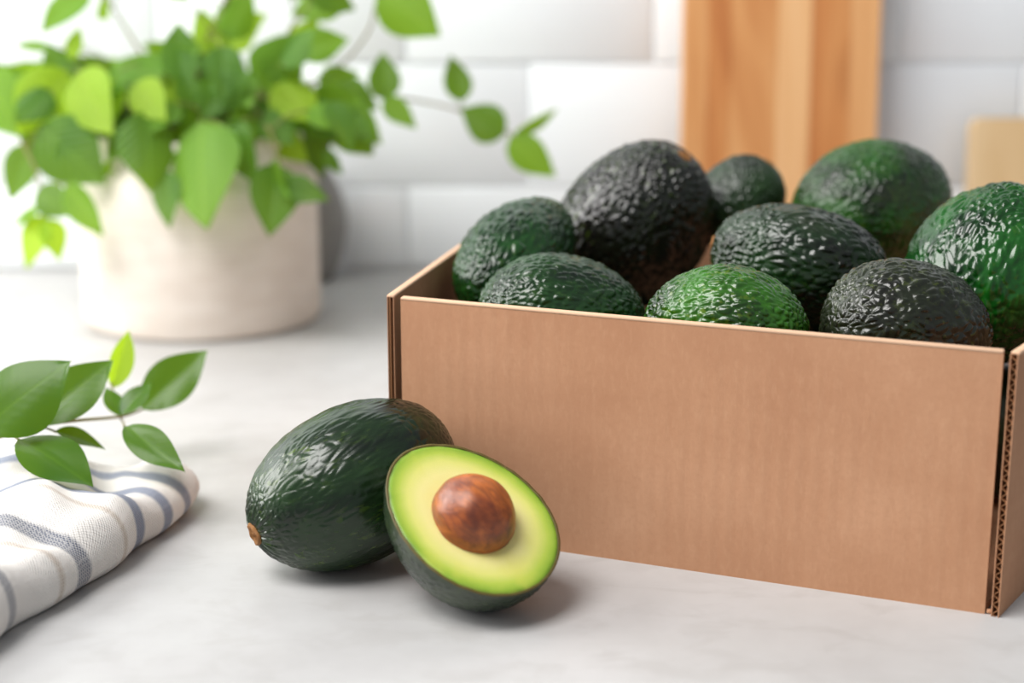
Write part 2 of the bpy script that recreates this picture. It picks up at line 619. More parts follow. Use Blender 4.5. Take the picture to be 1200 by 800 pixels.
def avocado_mesh(name, L, W, a, seed, cell=0.0042, amp=0.0007, stretch=1.4, twist=6.0, lop=0.3, nt=210, npn=300, ribs=0.0):
    t = np.linspace(0.004, math.pi - 0.004, nt)
    ph = np.linspace(0, 2 * math.pi, npn, endpoint=False)
    T, PH = np.meshgrid(t, ph, indexing='ij')
    T = T.ravel(); PH = PH.ravel()
    P = avo_points(L, W, a, T, PH, lop)
    N = np.stack([np.sin(T) * np.cos(PH) / W, np.sin(T) * np.sin(PH) / W, np.cos(T) / L], -1)
    N /= np.linalg.norm(N, axis=1)[:, None]
    h, big = pebble(P, seed, cell, stretch, twist)
    fade = np.clip(T / 0.35, 0, 1) * (0.55 + 0.45 * np.clip((math.pi - T) / 0.5, 0, 1))
    low = vnoise(P / 0.022, seed + 77) - 0.5
    H = amp * (h - 0.5) * fade + 0.0016 * low
    # creases that run out from the stem
    if ribs:
        wv = np.sin(PH * 23 + 2.5 * vnoise(P / 0.01, seed + 5)) * 0.6 + np.sin(PH * 41 + 3 * vnoise(P / 0.008, seed + 6)) * 0.4
        H = H + ribs * wv * np.exp(-((T - 0.28) / 0.22) ** 2)
    P = P + N * H[:, None]
    n = len(P)
    Q = grid_faces(nt, npn, True)
    tris = [(0 + k, (k + 1) % npn, n) for k in range(npn)]
    tris = [(b_, a_, c_) for (a_, b_, c_) in tris]
    base = (nt - 1) * npn
    tris += [(base + k, base + (k + 1) % npn, n + 1) for k in range(npn)]
    P = np.concatenate([P, [[P[:npn, 0].mean(), P[:npn, 1].mean(), P[:npn, 2].mean()]], [[P[base:, 0].mean(), P[base:, 1].mean(), P[base:, 2].mean()]]])
    Q = Q[:, ::-1]
    me = np_mesh(name, P, Q, [t_[::-1] for t_ in tris])
    set_attr(me, 'pebble', np.concatenate([h, [0.5, 0.5]]))
    return me


def fruit_basis(axis, roll=0.0):
    z = Vector(axis).normalized()
    h = Vector((-z.y, z.x, 0))
    if h.length < 1e-4: h = Vector((1, 0, 0))
    h.normalize()
    v = z.cross(h)
    x = h * math.cos(roll) + v * math.sin(roll)
    y = z.cross(x)
    return Matrix((x, y, z)).transposed()


M_stem = NT('stem_scar')
M_stem.set(Base_Color=M_stem.ramp(M_stem.noise(850, 4, 0.7).outputs[0], [(0.3, lin(84, 48, 20)), (0.5, lin(168, 108, 48)), (0.7, lin(206, 160, 96))]),
           Roughness=0.6, Normal=M_stem.bump(M_stem.noise(700, 3).outputs[0], 0.0006, 0.8))
M_stem = M_stem.m


def stem_mesh(r=0.0034, h=0.0022):
    prof = [(r * 1.08, -0.002), (r * 1.1, 0.0), (r * 1.04, h * 0.7), (r * 0.9, h), (r * 0.72, h * 0.9), (r * 0.5, h * 0.62), (r * 0.25, h * 0.75), (0.00001, h * 0.85)]
    n = 24; V = []
    for j, (rr, z) in enumerate(prof):
        for k in range(n):
            g = 2 * math.pi * k / n
            q = rr * (1 + 0.08 * math.sin(3 * g + 1) + 0.05 * math.sin(7 * g))
            V.append((q * math.cos(g), q * math.sin(g), z + 0.0002 * math.sin(5 * g + j)))
    return np_mesh('stem_scar', V, grid_faces(len(prof), n, True))


STEM_ME = stem_mesh()
STEM_ME.materials.append(M_stem)


def avocado(label, centre, axis, L, W, a, mat, seed, roll=0.0, group='whole avocados piled in the cardboard box', rest=False, stem=True, stem_scale=1.0, **kw):
    R = fruit_basis(axis, roll)
    me = avocado_mesh('skin', L, W, a, seed, **kw)
    o = bpy.data.objects.new('avocado', None)
    o.empty_display_size = 0.02
    M4 = R.to_4x4()
    c = Vector(centre)
    if rest:
        co = np.empty(len(me.vertices) * 3, np.float32); me.vertices.foreach_get('co', co)
        zz = (co.reshape(-1, 3) @ np.array(R).T)[:, 2]
        c.z = -zz.min() + 0.0001
    M4.translation = c
    o.matrix_world = M4
    COL.objects.link(o)
    link('skin', me, mat, o)
    if stem:
        s = link('stem_scar', STEM_ME, None, o)
        s.location = (0.0, 0, L / 2 - 0.0022 - 0.0014 * max(0.0, stem_scale - 1.2) / 0.4)
        s.scale = (stem_scale,) * 3
    tag(o, label, 'avocado', group)
    return o


def camdir(r, u, t):
    """direction given as right, up, towards the viewer, turned into room axes"""
    return RT * r + UP * u - FW * t


BLK = lin(16, 18, 14); BLKP = lin(24, 20, 20)
SK = dict(
    whole=mat_skin('skin_dark_smooth', lin(10, 20, 11), lin(25, 52, 18), lin(81, 103, 18), 0.55, 0.30, 3.0, 0.0),
    teal=mat_skin('skin_teal', lin(10, 27, 13), lin(23, 71, 21), lin(69, 103, 24), 0.35, 0.28, 1.6, 1.0),
    teal2=mat_skin('skin_teal_front', lin(12, 27, 13), lin(27, 68, 22), lin(63, 96, 31), 0.45, 0.28, 1.6, 2.0),
    black=mat_skin('skin_black', BLKP, lin(16, 22, 9), lin(69, 90, 10), 0.7, 0.26, 1.3, 3.0),
    grey=mat_skin('skin_grey_green', lin(12, 20, 11), lin(33, 61, 24), lin(60, 81, 33), 0.3, 0.38, 1.2, 4.0),
    mid=mat_skin('skin_green_black', lin(14, 17, 11), lin(21, 50, 18), lin(58, 81, 24), 0.3, 0.27, 1.3, 5.0, lin(45, 46, 34)),
    lime=mat_skin('skin_bright_green', lin(16, 36, 7), lin(47, 104, 13), lin(108, 132, 30), 0.55, 0.27, 1.3, 6.0),
    plum=mat_skin('skin_purple_grey', lin(23, 22, 17), lin(32, 41, 20), lin(79, 91, 30), 0.5, 0.30, 1.3, 7.0, lin(53, 61, 41)),
    round=mat_skin('skin_mottled_green', lin(14, 27, 9), lin(34, 85, 16), lin(79, 110, 24), 0.5, 0.36, 1.2, 8.0, lin(45, 46, 26)),
    emerald=mat_skin('skin_emerald', lin(7, 33, 11), lin(20, 85, 20), lin(75, 116, 24), 0.45, 0.24, 1.4, 9.0),
)

avocado('whole dark green avocado lying beside the cut half, stem scar facing left',
        (-0.0742, 0.7163, 0.0385), (-0.8110, -0.5110, -0.2850), 0.1050, 0.0735, 0.03, SK['whole'], 101, rest=True,
        group=None, cell=0.0033, amp=0.00046, stretch=4.2, twist=3.0, ribs=0.00035, stem_scale=1.5, nt=300, npn=360, lop=0.0)

GR = 'whole avocados piled in the cardboard box'
avocado('deep green glossy avocado at the left end of the box, touching its side wall',
        at(606, 300, 0.874), camdir(.457, .472, -.631), 0.094, 0.054, 0.04, SK['teal'], 11, stretch=2.12, amp=0.00130, cell=0.00396)
avocado('green avocado low behind the left half of the front box panel',
        at(660, 375, 0.810), camdir(.93, -.12, -.25), 0.087, 0.065, 0.05, SK['teal2'], 12, stretch=1.88, amp=0.00116, cell=0.00327)
avocado('large near-black avocado topping the pile at left, small brown stem scar on top',
        at(744, 262, 0.934), camdir(.48, .66, .44), 0.103, 0.086, 0.10, SK['black'], 13, stretch=1.88, amp=0.00160, cell=0.00361, stem_scale=1.2)
avocado('smallest grey-green avocado at the back, in front of the tall wooden board',
        at(866, 238, 0.970), camdir(.45, .62, .15), 0.061, 0.0522, 0.05, SK['grey'], 14, stretch=1.50, amp=0.00116, cell=0.00327)
avocado('green-black avocado lying lengthwise in the middle of the pile',
        at(936, 312, 0.840), camdir(-.92, .28, -.20), 0.094, 0.063, 0.06, SK['mid'], 15, stretch=1.88, amp=0.00145, cell=0.00370)
avocado('brightest yellow-green avocado behind the middle of the front box panel',
        at(850, 384, 0.764), camdir(-.90, .10, -.35), 0.078, 0.060, 0.04, SK['lime'], 16, stretch=2.00, amp=0.00116, cell=0.00310)
avocado('purple-grey avocado behind the right half of the front box panel',
        at(1062, 388, 0.748), camdir(.90, -.12, -.30), 0.082, 0.066, 0.04, SK['plum'], 17, stretch=1.75, amp=0.00130, cell=0.00361)
avocado('big round mottled green avocado at the back right, highest beside the wooden board',
        at(1024, 246, 0.948), camdir(.80, .30, -.30), 0.098, 0.082, 0.04, SK['round'], 18, stretch=1.50, amp=0.00130, cell=0.00378)
avocado('emerald green avocado standing at the right end of the box, against its side',
        at(1170, 318, 0.807), camdir(.28, .85, .18), 0.090, 0.088, 0.12, SK['emerald'], 19, stretch=2.25, amp=0.00145, cell=0.00396)

# the layer underneath, on which the pile rests; only dark glimpses of it show between the upper fruit
low = [(0.004, 0.860, 0.088, .062), (0.027, 0.785, 0.066, .060), (0.072, 0.925, 0.077, .068), (0.137, 0.958, 0.098, .062), (0.149, 0.825, 0.085, .068),
       (0.101, 0.744, 0.075, .062), (0.184, 0.727, 0.074, .064), (0.212, 0.939, 0.088, .072), (0.245, 0.800, 0.077, .068)]
low_where = ['left end one', 'one low behind the left half of the front panel', 'large near-black one', 'smallest one by the back panel',
             'one lying lengthwise in the middle', 'brightest yellow-green one', 'purple-grey one', 'big mottled one at the back right', 'emerald green one at the right end']
for i, (x, y, zt, wd) in enumerate(low):
    o = bpy.data.objects.new('avocado', None)
    o.empty_display_size = 0.02
    o.matrix_world = Matrix.Translation((x, y, 0.0042 + (zt - 0.0055) / 2))
    COL.objects.link(o)
    me = avocado_mesh('skin', zt - 0.0065, wd, 0.06, 300 + i, nt=60, npn=80, amp=0.0006)
    link('skin', me, SK['grey'], o)
    tag(o, 'dark bottom-layer avocado under the ' + low_where[i], 'avocado', 'avocados in the bottom layer of the box')

# ------------------------------------------------------------------ the cut half
hx = np.array([-0.0174, 0.6618]); L, W, D, aa = 0.0843, 0.0688, 0.040, 0.068
HR = fruit_basis((math.cos(.5718) * math.cos(2.6279), math.cos(.5718) * math.sin(2.6279), math.sin(.5718)), 1.2376)
nt_, nph_ = 170, 150
tt = np.linspace(0.004, math.pi - 0.004, nt_)
pp = np.linspace(-math.pi / 2, math.pi / 2, nph_)
T, PH = np.meshgrid(tt, pp, indexing='ij'); T = T.ravel(); PH = PH.ravel()


def half_pts(T, PH, inset=0.0):
    r = (W / 2 - inset) * np.sin(T) * (1 - aa * np.cos(T))
    return np.stack([-np.cos(PH) * r * (D - inset) / (W / 2 - inset), np.sin(PH) * r, (L / 2 - inset) * np.cos(T)], -1)


P = half_pts(T, PH)
N = np.stack([-np.sin(T) * np.cos(PH) / D, np.sin(T) * np.sin(PH) / (W / 2), np.cos(T) / (L / 2)], -1)
N /= np.linalg.norm(N, axis=1)[:, None]
hh, _ = pebble(P, 202, 0.0034, 1.6, 4)
edge = np.clip(np.cos(PH) / 0.15, 0.25, 1)
P = P + N * ((0.00055 * (hh - 0.5)) * edge)[:, None]
zmin = (P @ np.array(HR).T)[:, 2].min()
half = bpy.data.objects.new('halved_avocado', None)
half.empty_display_size = 0.02
m4 = HR.to_4x4(); m4.translation = Vector((hx[0], hx[1], -zmin + 0.0001))
half.matrix_world = m4
COL.objects.link(half)
tag(half, 'cut avocado half with brown pit and yellow-green flesh leaning before the whole one', 'avocado')
me = np_mesh('skin', P, grid_faces(nt_, nph_)[:, ::-1])
set_attr(me, 'pebble', hh)
M_hskin = mat_skin('skin_of_half', lin(24, 34, 26), lin(40, 56, 30), lin(84, 104, 40), 0.4, 0.34, 1.6, 12.0)
link('skin', me, M_hskin, half)

# flesh: disc of rings, rim at 1, slightly dished round the pit
nr, na = 60, 160
ang = np.linspace(0, 2 * math.pi, na, endpoint=False)
tz = np.arccos(np.clip(np.cos(ang), -1, 1))
rimy = (W / 2 - 0.0007) * np.sin(ang) * (1 - aa * np.cos(ang))
rimz = (L / 2 - 0.0007) * np.cos(ang)
V = []; rimv = []
for i in range(nr):
    s = 1 - (i / (nr - 1)) ** 1.0 * 0.999
    y = rimy * s; z = rimz * s
    x = np.full(na, 0.0) + 0.0006 * np.clip((1 - s) / 0.04, 0, 1) - 0.0004 * (1 - s)
    rad = np.hypot(y, z)
    V.append(np.stack([x, y, z], -1)); rimv.append(np.full(na, s))
V = np.concatenate(V); rimv = np.concatenate(rimv)
# keep a closed solid: the flesh bulges down into the shell
nb = 24
Vb = []
for i in range(1, nb):
    q = i / nb * math.pi / 2
    y = rimy * math.cos(q); z = rimz * math.cos(q)
    Vb.append(np.stack([np.full(na, -(D - 0.0012) * math.sin(q)), y, z], -1)); rimv = np.concatenate([rimv, np.full(na, 1.0)])
Vall = np.concatenate([V] + Vb)
Q = [grid_faces(nr, na, True)]
g = grid_faces(nb, na, True)
idx = np.concatenate([np.arange(na), nr * na + np.arange((nb - 1) * na)])
Q.append(idx[g][:, ::-1])
me = np_mesh('flesh', Vall, np.concatenate(Q))
set_attr(me, 'rim', rimv)
t = NT('avocado_flesh')
ra = t.n('ShaderNodeAttribute', attribute_name='rim')
nz = t.noise(55, 3, 0.5, t.coords(), 0.6)
rr = t.math('ADD', ra.outputs['Fac'], t.math('MULTIPLY_ADD', nz.outputs[0], 0.10, -0.05))
fc = t.ramp(rr, [(0.30, lin(232, 220, 134)), (0.60, lin(238, 230, 152)), (0.76, lin(224, 224, 124)), (0.87, lin(184, 204, 78)),
                 (0.96, lin(140, 176, 48)), (1.0, lin(100, 132, 34))])
nf = t.noise(26, 3, 0.6, t.coords((1, 1, 1)), 1.2)
fc = t.mix(t.math('MULTIPLY', t.ramp(nf.outputs[0], [(0.52, (0, 0, 0, 1)), (0.7, (1, 1, 1, 1))]), 0.35), fc, lin(218, 214, 96))
t.set(Base_Color=fc, Roughness=0.36, Normal=t.bump(t.noise(160, 3, 0.6).outputs[0], 0.0004, 0.35))
t.b.inputs['Subsurface Weight'].default_value = 0.25
t.b.inputs['Subsurface Radius'].default_value = (0.9, 0.8, 0.25)
t.b.inputs['Subsurface Scale'].default_value = 0.003
t.b.inputs['Coat Weight'].default_value = 0.15
link('flesh', me, t.m, half)

# thin bitten skin edge round the flesh
ring = []
for (dr, dx) in ((0.0009, -0.0004), (0.0000, -0.0002), (0.0001, 0.0004), (-0.0006, 0.0005), (-0.0011, 0.0003)):
    wob = 0.00012 * np.sin(ang * 31) + 0.00010 * np.sin(ang * 17 + 1)
    ny = np.sin(ang); nzc = np.cos(ang)
    dd = 0.0 if dr == 0.0009 else dr
    ring.append(np.stack([np.full(na, dx) + wob, (W / 2 + dd) * np.sin(ang) * (1 - aa * np.cos(ang)), (L / 2 + dd) * np.cos(ang)], -1))
me = np_mesh('skin_edge', np.concatenate(ring[1:]), grid_faces(4, na, True))
M_edge = NT('cut_skin_edge')
M_edge.set(Base_Color=M_edge.ramp(M_edge.noise(300, 3).outputs[0], [(0.35, lin(46, 40, 16)), (0.6, lin(112, 96, 34)), (0.75, lin(150, 130, 60))]), Roughness=0.5)
link('skin_edge', me, M_edge.m, half)

# pit
NTp = 110; NPp = 140
t1 = np.linspace(0.01, math.pi - 0.01, NTp); p1 = np.linspace(0, 2 * math.pi, NPp, endpoint=False)
T1, P1 = np.meshgrid(t1, p1, indexing='ij'); T1 = T1.ravel(); P1 = P1.ravel()
PR = (0.0180, 0.0172, 0.0186)
Pp = np.stack([PR[0] * np.sin(T1) * np.cos(P1), PR[1] * np.sin(T1) * np.sin(P1), PR[2] * np.cos(T1)], -1)
Np = Pp / np.linalg.norm(Pp, axis=1)[:, None]
hp = vnoise(Pp * np.array([1, 1, 0.35]) / 0.0022, 5) * 0.00028 + vnoise(Pp / 0.008, 9) * 0.0007
Pp = Pp + Np * hp[:, None]
me = np_mesh('pit', Pp, grid_faces(NTp, NPp, True)[:, ::-1])
t = NT('avocado_pit')
na1 = t.noise(210, 5, 0.7, t.coords((1, 1, 0.35)), 1.0)
na2 = t.noise(46, 3, 0.6, t.coords((1, 1, 0.7), loc=(1, 2, 3)), 0.7)
pc = t.ramp(na2.outputs[0], [(0.34, lin(104, 44, 20)), (0.5, lin(150, 74, 30)), (0.66, lin(192, 104, 36))])
pc = t.mix(t.math('MULTIPLY', t.ramp(na1.outputs[0], [(0.45, (0, 0, 0, 1)), (0.62, (1, 1, 1, 1))]), 0.55), pc, lin(84, 34, 20))
t.set(Base_Color=pc, Roughness=0.42, Normal=t.bump(na1.outputs[0], 0.0007, 0.5))
t.b.inputs['Coat Weight'].default_value = 0.3
t.b.inputs['Coat Roughness'].default_value = 0.35
pit = link('pit', me, t.m, half)
pit.location = (0.0012, 0.0, -0.0005)

# ------------------------------------------------------------------ leaves
ML = dict(
    dark=mat_leaf('leaf_dark', lin(28, 68, 10), lin(48, 100, 16), lin(110, 150, 60), lin(96, 140, 56), 0.35, 0.45),
    mid=mat_leaf('leaf_mid', lin(56, 112, 12), lin(86, 140, 26), lin(146, 186, 74), lin(124, 168, 64), 0.45, 0.45),
    bright=mat_leaf('leaf_bright', lin(146, 192, 18), lin(172, 208, 44), lin(196, 220, 90), lin(170, 204, 70), 0.55, 0.45),  # yellow-green: window backlight put into the colour, along with natural leaf variation
)


def leaf_mesh(width, fold, curl, droop, seed, nu=14, nv=8, power=0.75):
    rnd = random.Random(seed)
    ph = rnd.uniform(0, 6)
    V = []
    for i in range(nu + 1):
        s = i / nu
        half_w = width * 0.5 * (math.sin(math.pi * s ** power) ** 0.85) * (1 - 0.25 * s ** 4) if 0 < s < 1 else 0.002
        for j in range(nv + 1):
            q = (j / nv) * 2 - 1
            x = q * half_w
            y = s
            z = fold * abs(x) - droop * s * s + 0.25 * droop * s + 0.018 * math.sin(7 * s + ph + q * 1.5) * abs(q)
            z += -curl * x * x * 2
            V.append((x, y, z))
    n = len(V)
    th = 0.006
    V2 = [(x, y, z - th) for (x, y, z) in V]
    q = grid_faces(nu + 1, nv + 1)[:, ::-1]
    me = mesh('leaf', V, [tuple(int(a) for a in f) for f in q])
    return me


LEAVES = {}
for mname in ML:
    LEAVES[mname] = []
    for k, (wd, fo, cu, dr) in enumerate([(0.62, 0.25, 0.2, 0.10), (0.56, 0.35, 0.3, 0.22), (0.70, 0.12, 0.5, 0.15), (0.52, 0.45, 0.0, 0.05), (0.66, 0.3, 0.3, 0.32)]):
        me = leaf_mesh(wd, fo, cu, dr, k)
        me.name = 'leaf'
        me.materials.append(ML[mname])
        me.polygons.foreach_set('use_smooth', [True] * len(me.polygons))
        LEAVES[mname].append(me)


def place_leaf(parent, pb, pt, kind, width_ratio=None, toward=None, twist=0.0, shape=None, origin=None):
    """leaf from its base point to its tip, face turned towards a point (default the viewer's side)"""
    y = (pt - pb); Ln = y.length; y = y.normalized()
    nh = (toward if toward else Vector((0, -1, 0.35)))
    z = nh - y * nh.dot(y)
    if z.length < 1e-3: z = Vector((0, 0, 1)) - y * y.z
    z.normalize()
    if twist: z = Matrix.Rotation(twist, 3, y) @ z
    x = y.cross(z)
    me = random.choice(LEAVES[kind]) if shape is None else LEAVES[kind][shape]
    o = bpy.data.objects.new('leaf', me)
    wr = 1.0 if width_ratio is None else width_ratio
    M = Matrix((x * Ln * wr, y * Ln, z * Ln)).transposed().to_4x4()
    M.translation = pb - (origin or Vector((0, 0, 0)))
    o.parent = parent
    o.matrix_local = M
    COL.objects.link(o)
    return o


# ------------------------------------------------------------------ potted plant
M_pot = NT('matt_cream_ceramic')
co = M_pot.coords()
sp = M_pot.n('ShaderNodeSeparateXYZ'); M_pot.l(co, sp.inputs[0])
rb = M_pot.math('SINE', M_pot.math('MULTIPLY', sp.outputs[2], 2 * math.pi / 0.0042))
cc = M_pot.ramp(M_pot.noise(20, 4, 0.6, M_pot.coords((1, 1, 3))).outputs[0], [(0.3, lin(226, 214, 202)), (0.7, lin(240, 231, 221))])
M_pot.set(Base_Color=cc, Roughness=0.7, Normal=M_pot.bump(rb, 0.0003, 0.2))
M_pot = M_pot.m
M_soil = NT('soil'); M_soil.set(Base_Color=M_soil.ramp(M_soil.noise(120, 4).outputs[0], [(0.3, lin(34, 24, 16)), (0.7, lin(78, 58, 40))]), Roughness=0.95)
M_soil = M_soil.m
M_twig = NT('green_stalk'); M_twig.set(Base_Color=M_twig.ramp(M_twig.noise(80).outputs[0], [(0.35, lin(104, 122, 54)), (0.65, lin(140, 112, 70))]), Roughness=0.6)
M_twig = M_twig.m

PC = Vector((-0.2405, 1.236, 0))
plant = empty('potted_plant', PC)
tag(plant, 'bushy green trailing plant in a wide cream ceramic pot by the wall', 'plant')
PRD = 0.0908
prof = [(0.0001, 0.0), (PRD - 0.006, 0.0), (PRD - 0.002, 0.0015), (PRD, 0.006), (PRD, 0.105), (PRD - 0.001, 0.112), (PRD - 0.006, 0.119), (PRD - 0.009, 0.124),
        (PRD - 0.009, 0.140), (PRD - 0.0095, 0.1435), (PRD - 0.012, 0.1450), (PRD - 0.0145, 0.1435), (PRD - 0.015, 0.140), (PRD - 0.016, 0.112), (0.0001, 0.112)]
pot = link('pot', lathe('pot', prof, 128), M_pot, plant)
soil = link('soil', lathe('soil', [(0.0001, 0.118), (0.03, 0.1195), (0.06, 0.1185), (PRD - 0.0165, 0.116), (PRD - 0.0165, 0.113), (0.0001, 0.1125)], 64), M_soil, plant)

plant_leaves = []   # (base, tip, kind, width, twist)


def L_(u0, v0, z0, u1, v1, z1, kind, wr=1.0, tw=0.0, shape=None):
    plant_leaves.append((at(u0, v0, z0), at(u1, v1, z1), kind, wr, tw, shape))


# read off the photograph: base, tip (photo position and distance)
L_(236, 142, 1.150, 232, 262, 1.115, 'mid', 1.05, 0.10, 2)
L_(326, 192, 1.150, 316, 274, 1.125, 'dark', 1.05, -0.2, 0)
L_(328, 216, 1.140, 384, 231, 1.135, 'dark', 1.05, 0.2, 1)
L_(318, 190, 1.150, 336, 232, 1.128, 'mid', 0.9, 0.5, 0)
L_(196, 200, 1.150, 196, 266, 1.140, 'dark', 0.9, 0.2, 0)
L_(170, 130, 1.150, 178, 222, 1.135, 'dark', 1.05, -0.2, 2)
L_(36, 168, 1.180, 10, 234, 1.180, 'dark', 1.0, 0.2, 0)
L_(46, 146, 1.160, 118, 214, 1.150, 'dark', 1.15, 0.1, 2)
L_(44, 222, 1.160, 84, 252, 1.150, 'dark', 1.2, 0.1, 0)
L_(78, 216, 1.150, 121, 277, 1.140, 'mid', 0.9, 0.3, 3)
L_(52, 252, 1.160, 28, 314, 1.160, 'bright', 1.1, 0.1, 0)
L_(56, 256, 1.160, 70, 302, 1.150, 'bright', 1.1, -0.4, 1)
L_(50, 244, 1.160, 12, 262, 1.16, 'mid', 0.9, 0.4, 1)
L_(-20, 80, 1.180, 20, 160, 1.170, 'mid', 1.2, 0.3, 2)
L_(92, 84, 1.170, 126, 156, 1.140, 'bright', 1.1, 0.3, 0)
L_(80, 84, 1.180, 22, 152, 1.150, 'bright', 1.1, -0.3, 2)
L_(104, -8, 1.200, 46, 30, 1.180, 'mid', 1.1, 0.3, 1)
L_(84, 70, 1.200, 92, 30, 1.200, 'bright', 0.9, 0.0, 0)
L_(88, 110, 1.190, 56, 48, 1.200, 'dark', 1.0, 0.2, 0)
L_(60, 58, 1.220, 16, 50, 1.22, 'mid', 0.6, 0.5, 1)
L_(190, 92, 1.180, 130, 70, 1.190, 'mid', 1.3, 0.2, 2)
L_(140, 84, 1.170, 112, 128, 1.160, 'mid', 1.1, 0.2, 0)
L_(214, 96, 1.170, 208, 24, 1.180, 'dark', 1.0, 0.1, 0)
L_(160, 96, 1.160, 192, 140, 1.140, 'bright', 1.1, 0.2, 0)
L_(196, 86, 1.200, 176, 128, 1.160, 'bright', 1.1, -0.2, 2)
L_(262, 64, 1.200, 230, 14, 1.200, 'bright', 1.1, 0.1, 2)
L_(262, 44, 1.200, 296, -8, 1.200, 'mid', 1.1, 0.2, 2)
L_(306, 104, 1.180, 348, 40, 1.170, 'mid', 1.25, 0.0, 2)
L_(330, 92, 1.180, 300, 56, 1.180, 'mid', 1.0, 0.0, 0)
L_(250, 120, 1.160, 290, 84, 1.150, 'dark', 1.2, 0.2, 2)
L_(350, 58, 1.210, 408, 46, 1.200, 'mid', 1.1, 0.2, 0)
L_(404, -10, 1.220, 340, 14, 1.220, 'mid', 1.2, 0.3, 2)
L_(444, -12, 1.220, 513, 41, 1.210, 'mid', 1.05, 0.2, 2)
L_(452, 118, 1.220, 448, 60, 1.220, 'dark', 1.1, 0.1, 0)
L_(450, 116, 1.220, 486, 148, 1.210, 'mid', 1.0, 0.2, 1)
L_(541, 119, 1.240, 529, 64, 1.240, 'dark', 1.0, 0.0, 0)
L_(592, 157, 1.240, 540, 127, 1.235, 'dark', 1.15, 0.0, 2)
L_(597, 161, 1.240, 650, 207, 1.235, 'mid', 1.0, 0.1, 0)
L_(603, 156, 1.240, 654, 128, 1.230, 'mid', 0.55, 0.7, 3)
L_(400, 140, 1.200, 436, 180, 1.190, 'mid', 1.2, 0.1, 2)
L_(362, 118, 1.200, 424, 120, 1.190, 'mid', 1.1, 0.3, 0)
L_(350, 120, 1.190, 392, 164, 1.180, 'dark', 1.1, 0.2, 2)
L_(330, 120, 1.190, 362, 152, 1.170, 'dark', 1.1, 0.2, 1)
L_(380, 175, 1.180, 400, 205, 1.180, 'dark', 0.9, 0.2, 1)
L_(140, 150, 1.170, 170, 190, 1.150, 'dark', 1.0, 0.2, 0)
L_(268, 150, 1.150, 300, 216, 1.140, 'dark', 1.0, 0.3, 3)
L_(282, 140, 1.160, 262, 196, 1.140, 'dark', 1.0, -0.3, 3)
L_(398, 100, 1.22, 442, 128, 1.21, 'dark', 1.1, 0.2, 0)
L_(396, 118, 1.20, 408, 170, 1.19, 'dark', 1.1, -0.2, 2)
L_(404, 128, 1.21, 446, 168, 1.20, 'mid', 1.0, 0.2, 0)
L_(372, 96, 1.23, 420, 84, 1.22, 'mid', 1.0, 0.2, 1)
L_(310, 130, 1.17, 342, 168, 1.16, 'dark', 1.1, 0.2, 2)
L_(206, 120, 1.16, 176, 152, 1.14, 'mid', 1.1, 0.1, 0)
L_(262, 92, 1.17, 238, 140, 1.15, 'dark', 1.1, 0.1, 0)
rnd = random.Random(21)
nfill = 0
while nfill < 165:
    a_ = rnd.uniform(0, 2 * math.pi); rr_ = math.sqrt(rnd.random())
    u = 235 + 190 * rr_ * math.cos(a_); v = 112 + 66 * rr_ * math.sin(a_)
    if v > 160 and (u < 90 or u > 400): continue
    # holes through which the wall shows
    skip = False
    for (hu, hv, hr) in ((130, 55, 34), (40, 60, 34), (300, 30, 34), (285, 66, 20), (380, 85, 26), (360, 100, 26), (180, 22, 40), (95, 12, 16), (430, 90, 30), (60, 190, 40)):
        if math.hypot(u - hu, v - hv) < hr: skip = True
    if skip: continue
    zc = rnd.uniform(1.165, 1.33)
    dv = Vector((u - 240, 0, 0)); d2 = Vector(((u - 240) / 200 + rnd.uniform(-.7, .7), 0, rnd.uniform(-1, 0.7)))
    ln = rnd.uniform(40, 60)
    g = d2.normalized() * ln
    kind = rnd.choices(['dark', 'mid', 'bright'], [0.50, 0.38, 0.12])[0]
    L_(u, v, zc, u + g.x, v - g.z, zc - rnd.uniform(0.0, 0.03), kind, rnd.uniform(0.9, 1.15), rnd.uniform(-.5, .5))
    nfill += 1
# leaves above the frame and behind, so that the crown goes on out of sight
for k in range(22):
    a_ = rnd.uniform(0, 2 * math.pi)
    p0 = PC + Vector((rnd.uniform(-.11, .10), rnd.uniform(-.07, .09), rnd.uniform(0.235, 0.30)))
    p1 = p0 + Vector((math.cos(a_) * .035, math.sin(a_) * .03, rnd.uniform(-.02, .03)))
    plant_leaves.append((p0, p1, rnd.choice(['mid', 'dark']), 1.0, rnd.uniform(-.5, .5), None))

# main stalks from the soil
stalks_px = [
    [(60, 90, 1.20), (20, 140, 1.19), (44, 205, 1.165), (52, 252, 1.165)],
    [(170, 110, 1.22), (110, 90, 1.21), (70, 60, 1.22)],
    [(200, 120, 1.2), (170, 70, 1.2), (120, -10, 1.21)],
    [(230, 110, 1.2), (235, 60, 1.2), (262, 10, 1.2)],
    [(270, 120, 1.2), (310, 90, 1.2), (350, 20, 1.21), (400, -20, 1.22)],
    [(290, 120, 1.22), (360, 112, 1.22), (430, 110, 1.23), (520, 124, 1.245), (560, 140, 1.245), (601, 158, 1.24)],
    [(300, 120, 1.24), (380, 90, 1.23), (430, 40, 1.225), (444, -14, 1.225)],
    [(240, 130, 1.19), (236, 138, 1.16), (230, 150, 1.155)],
    [(290, 130, 1.19), (318, 158, 1.160), (326, 190, 1.150), (324, 212, 1.145)],
    [(190, 130, 1.19), (182, 148, 1.165), (194, 190, 1.152)],
    [(330, 125, 1.21), (380, 140, 1.20), (392, 165, 1.19)],
]
stalk_pts = []
stalk_geo = []
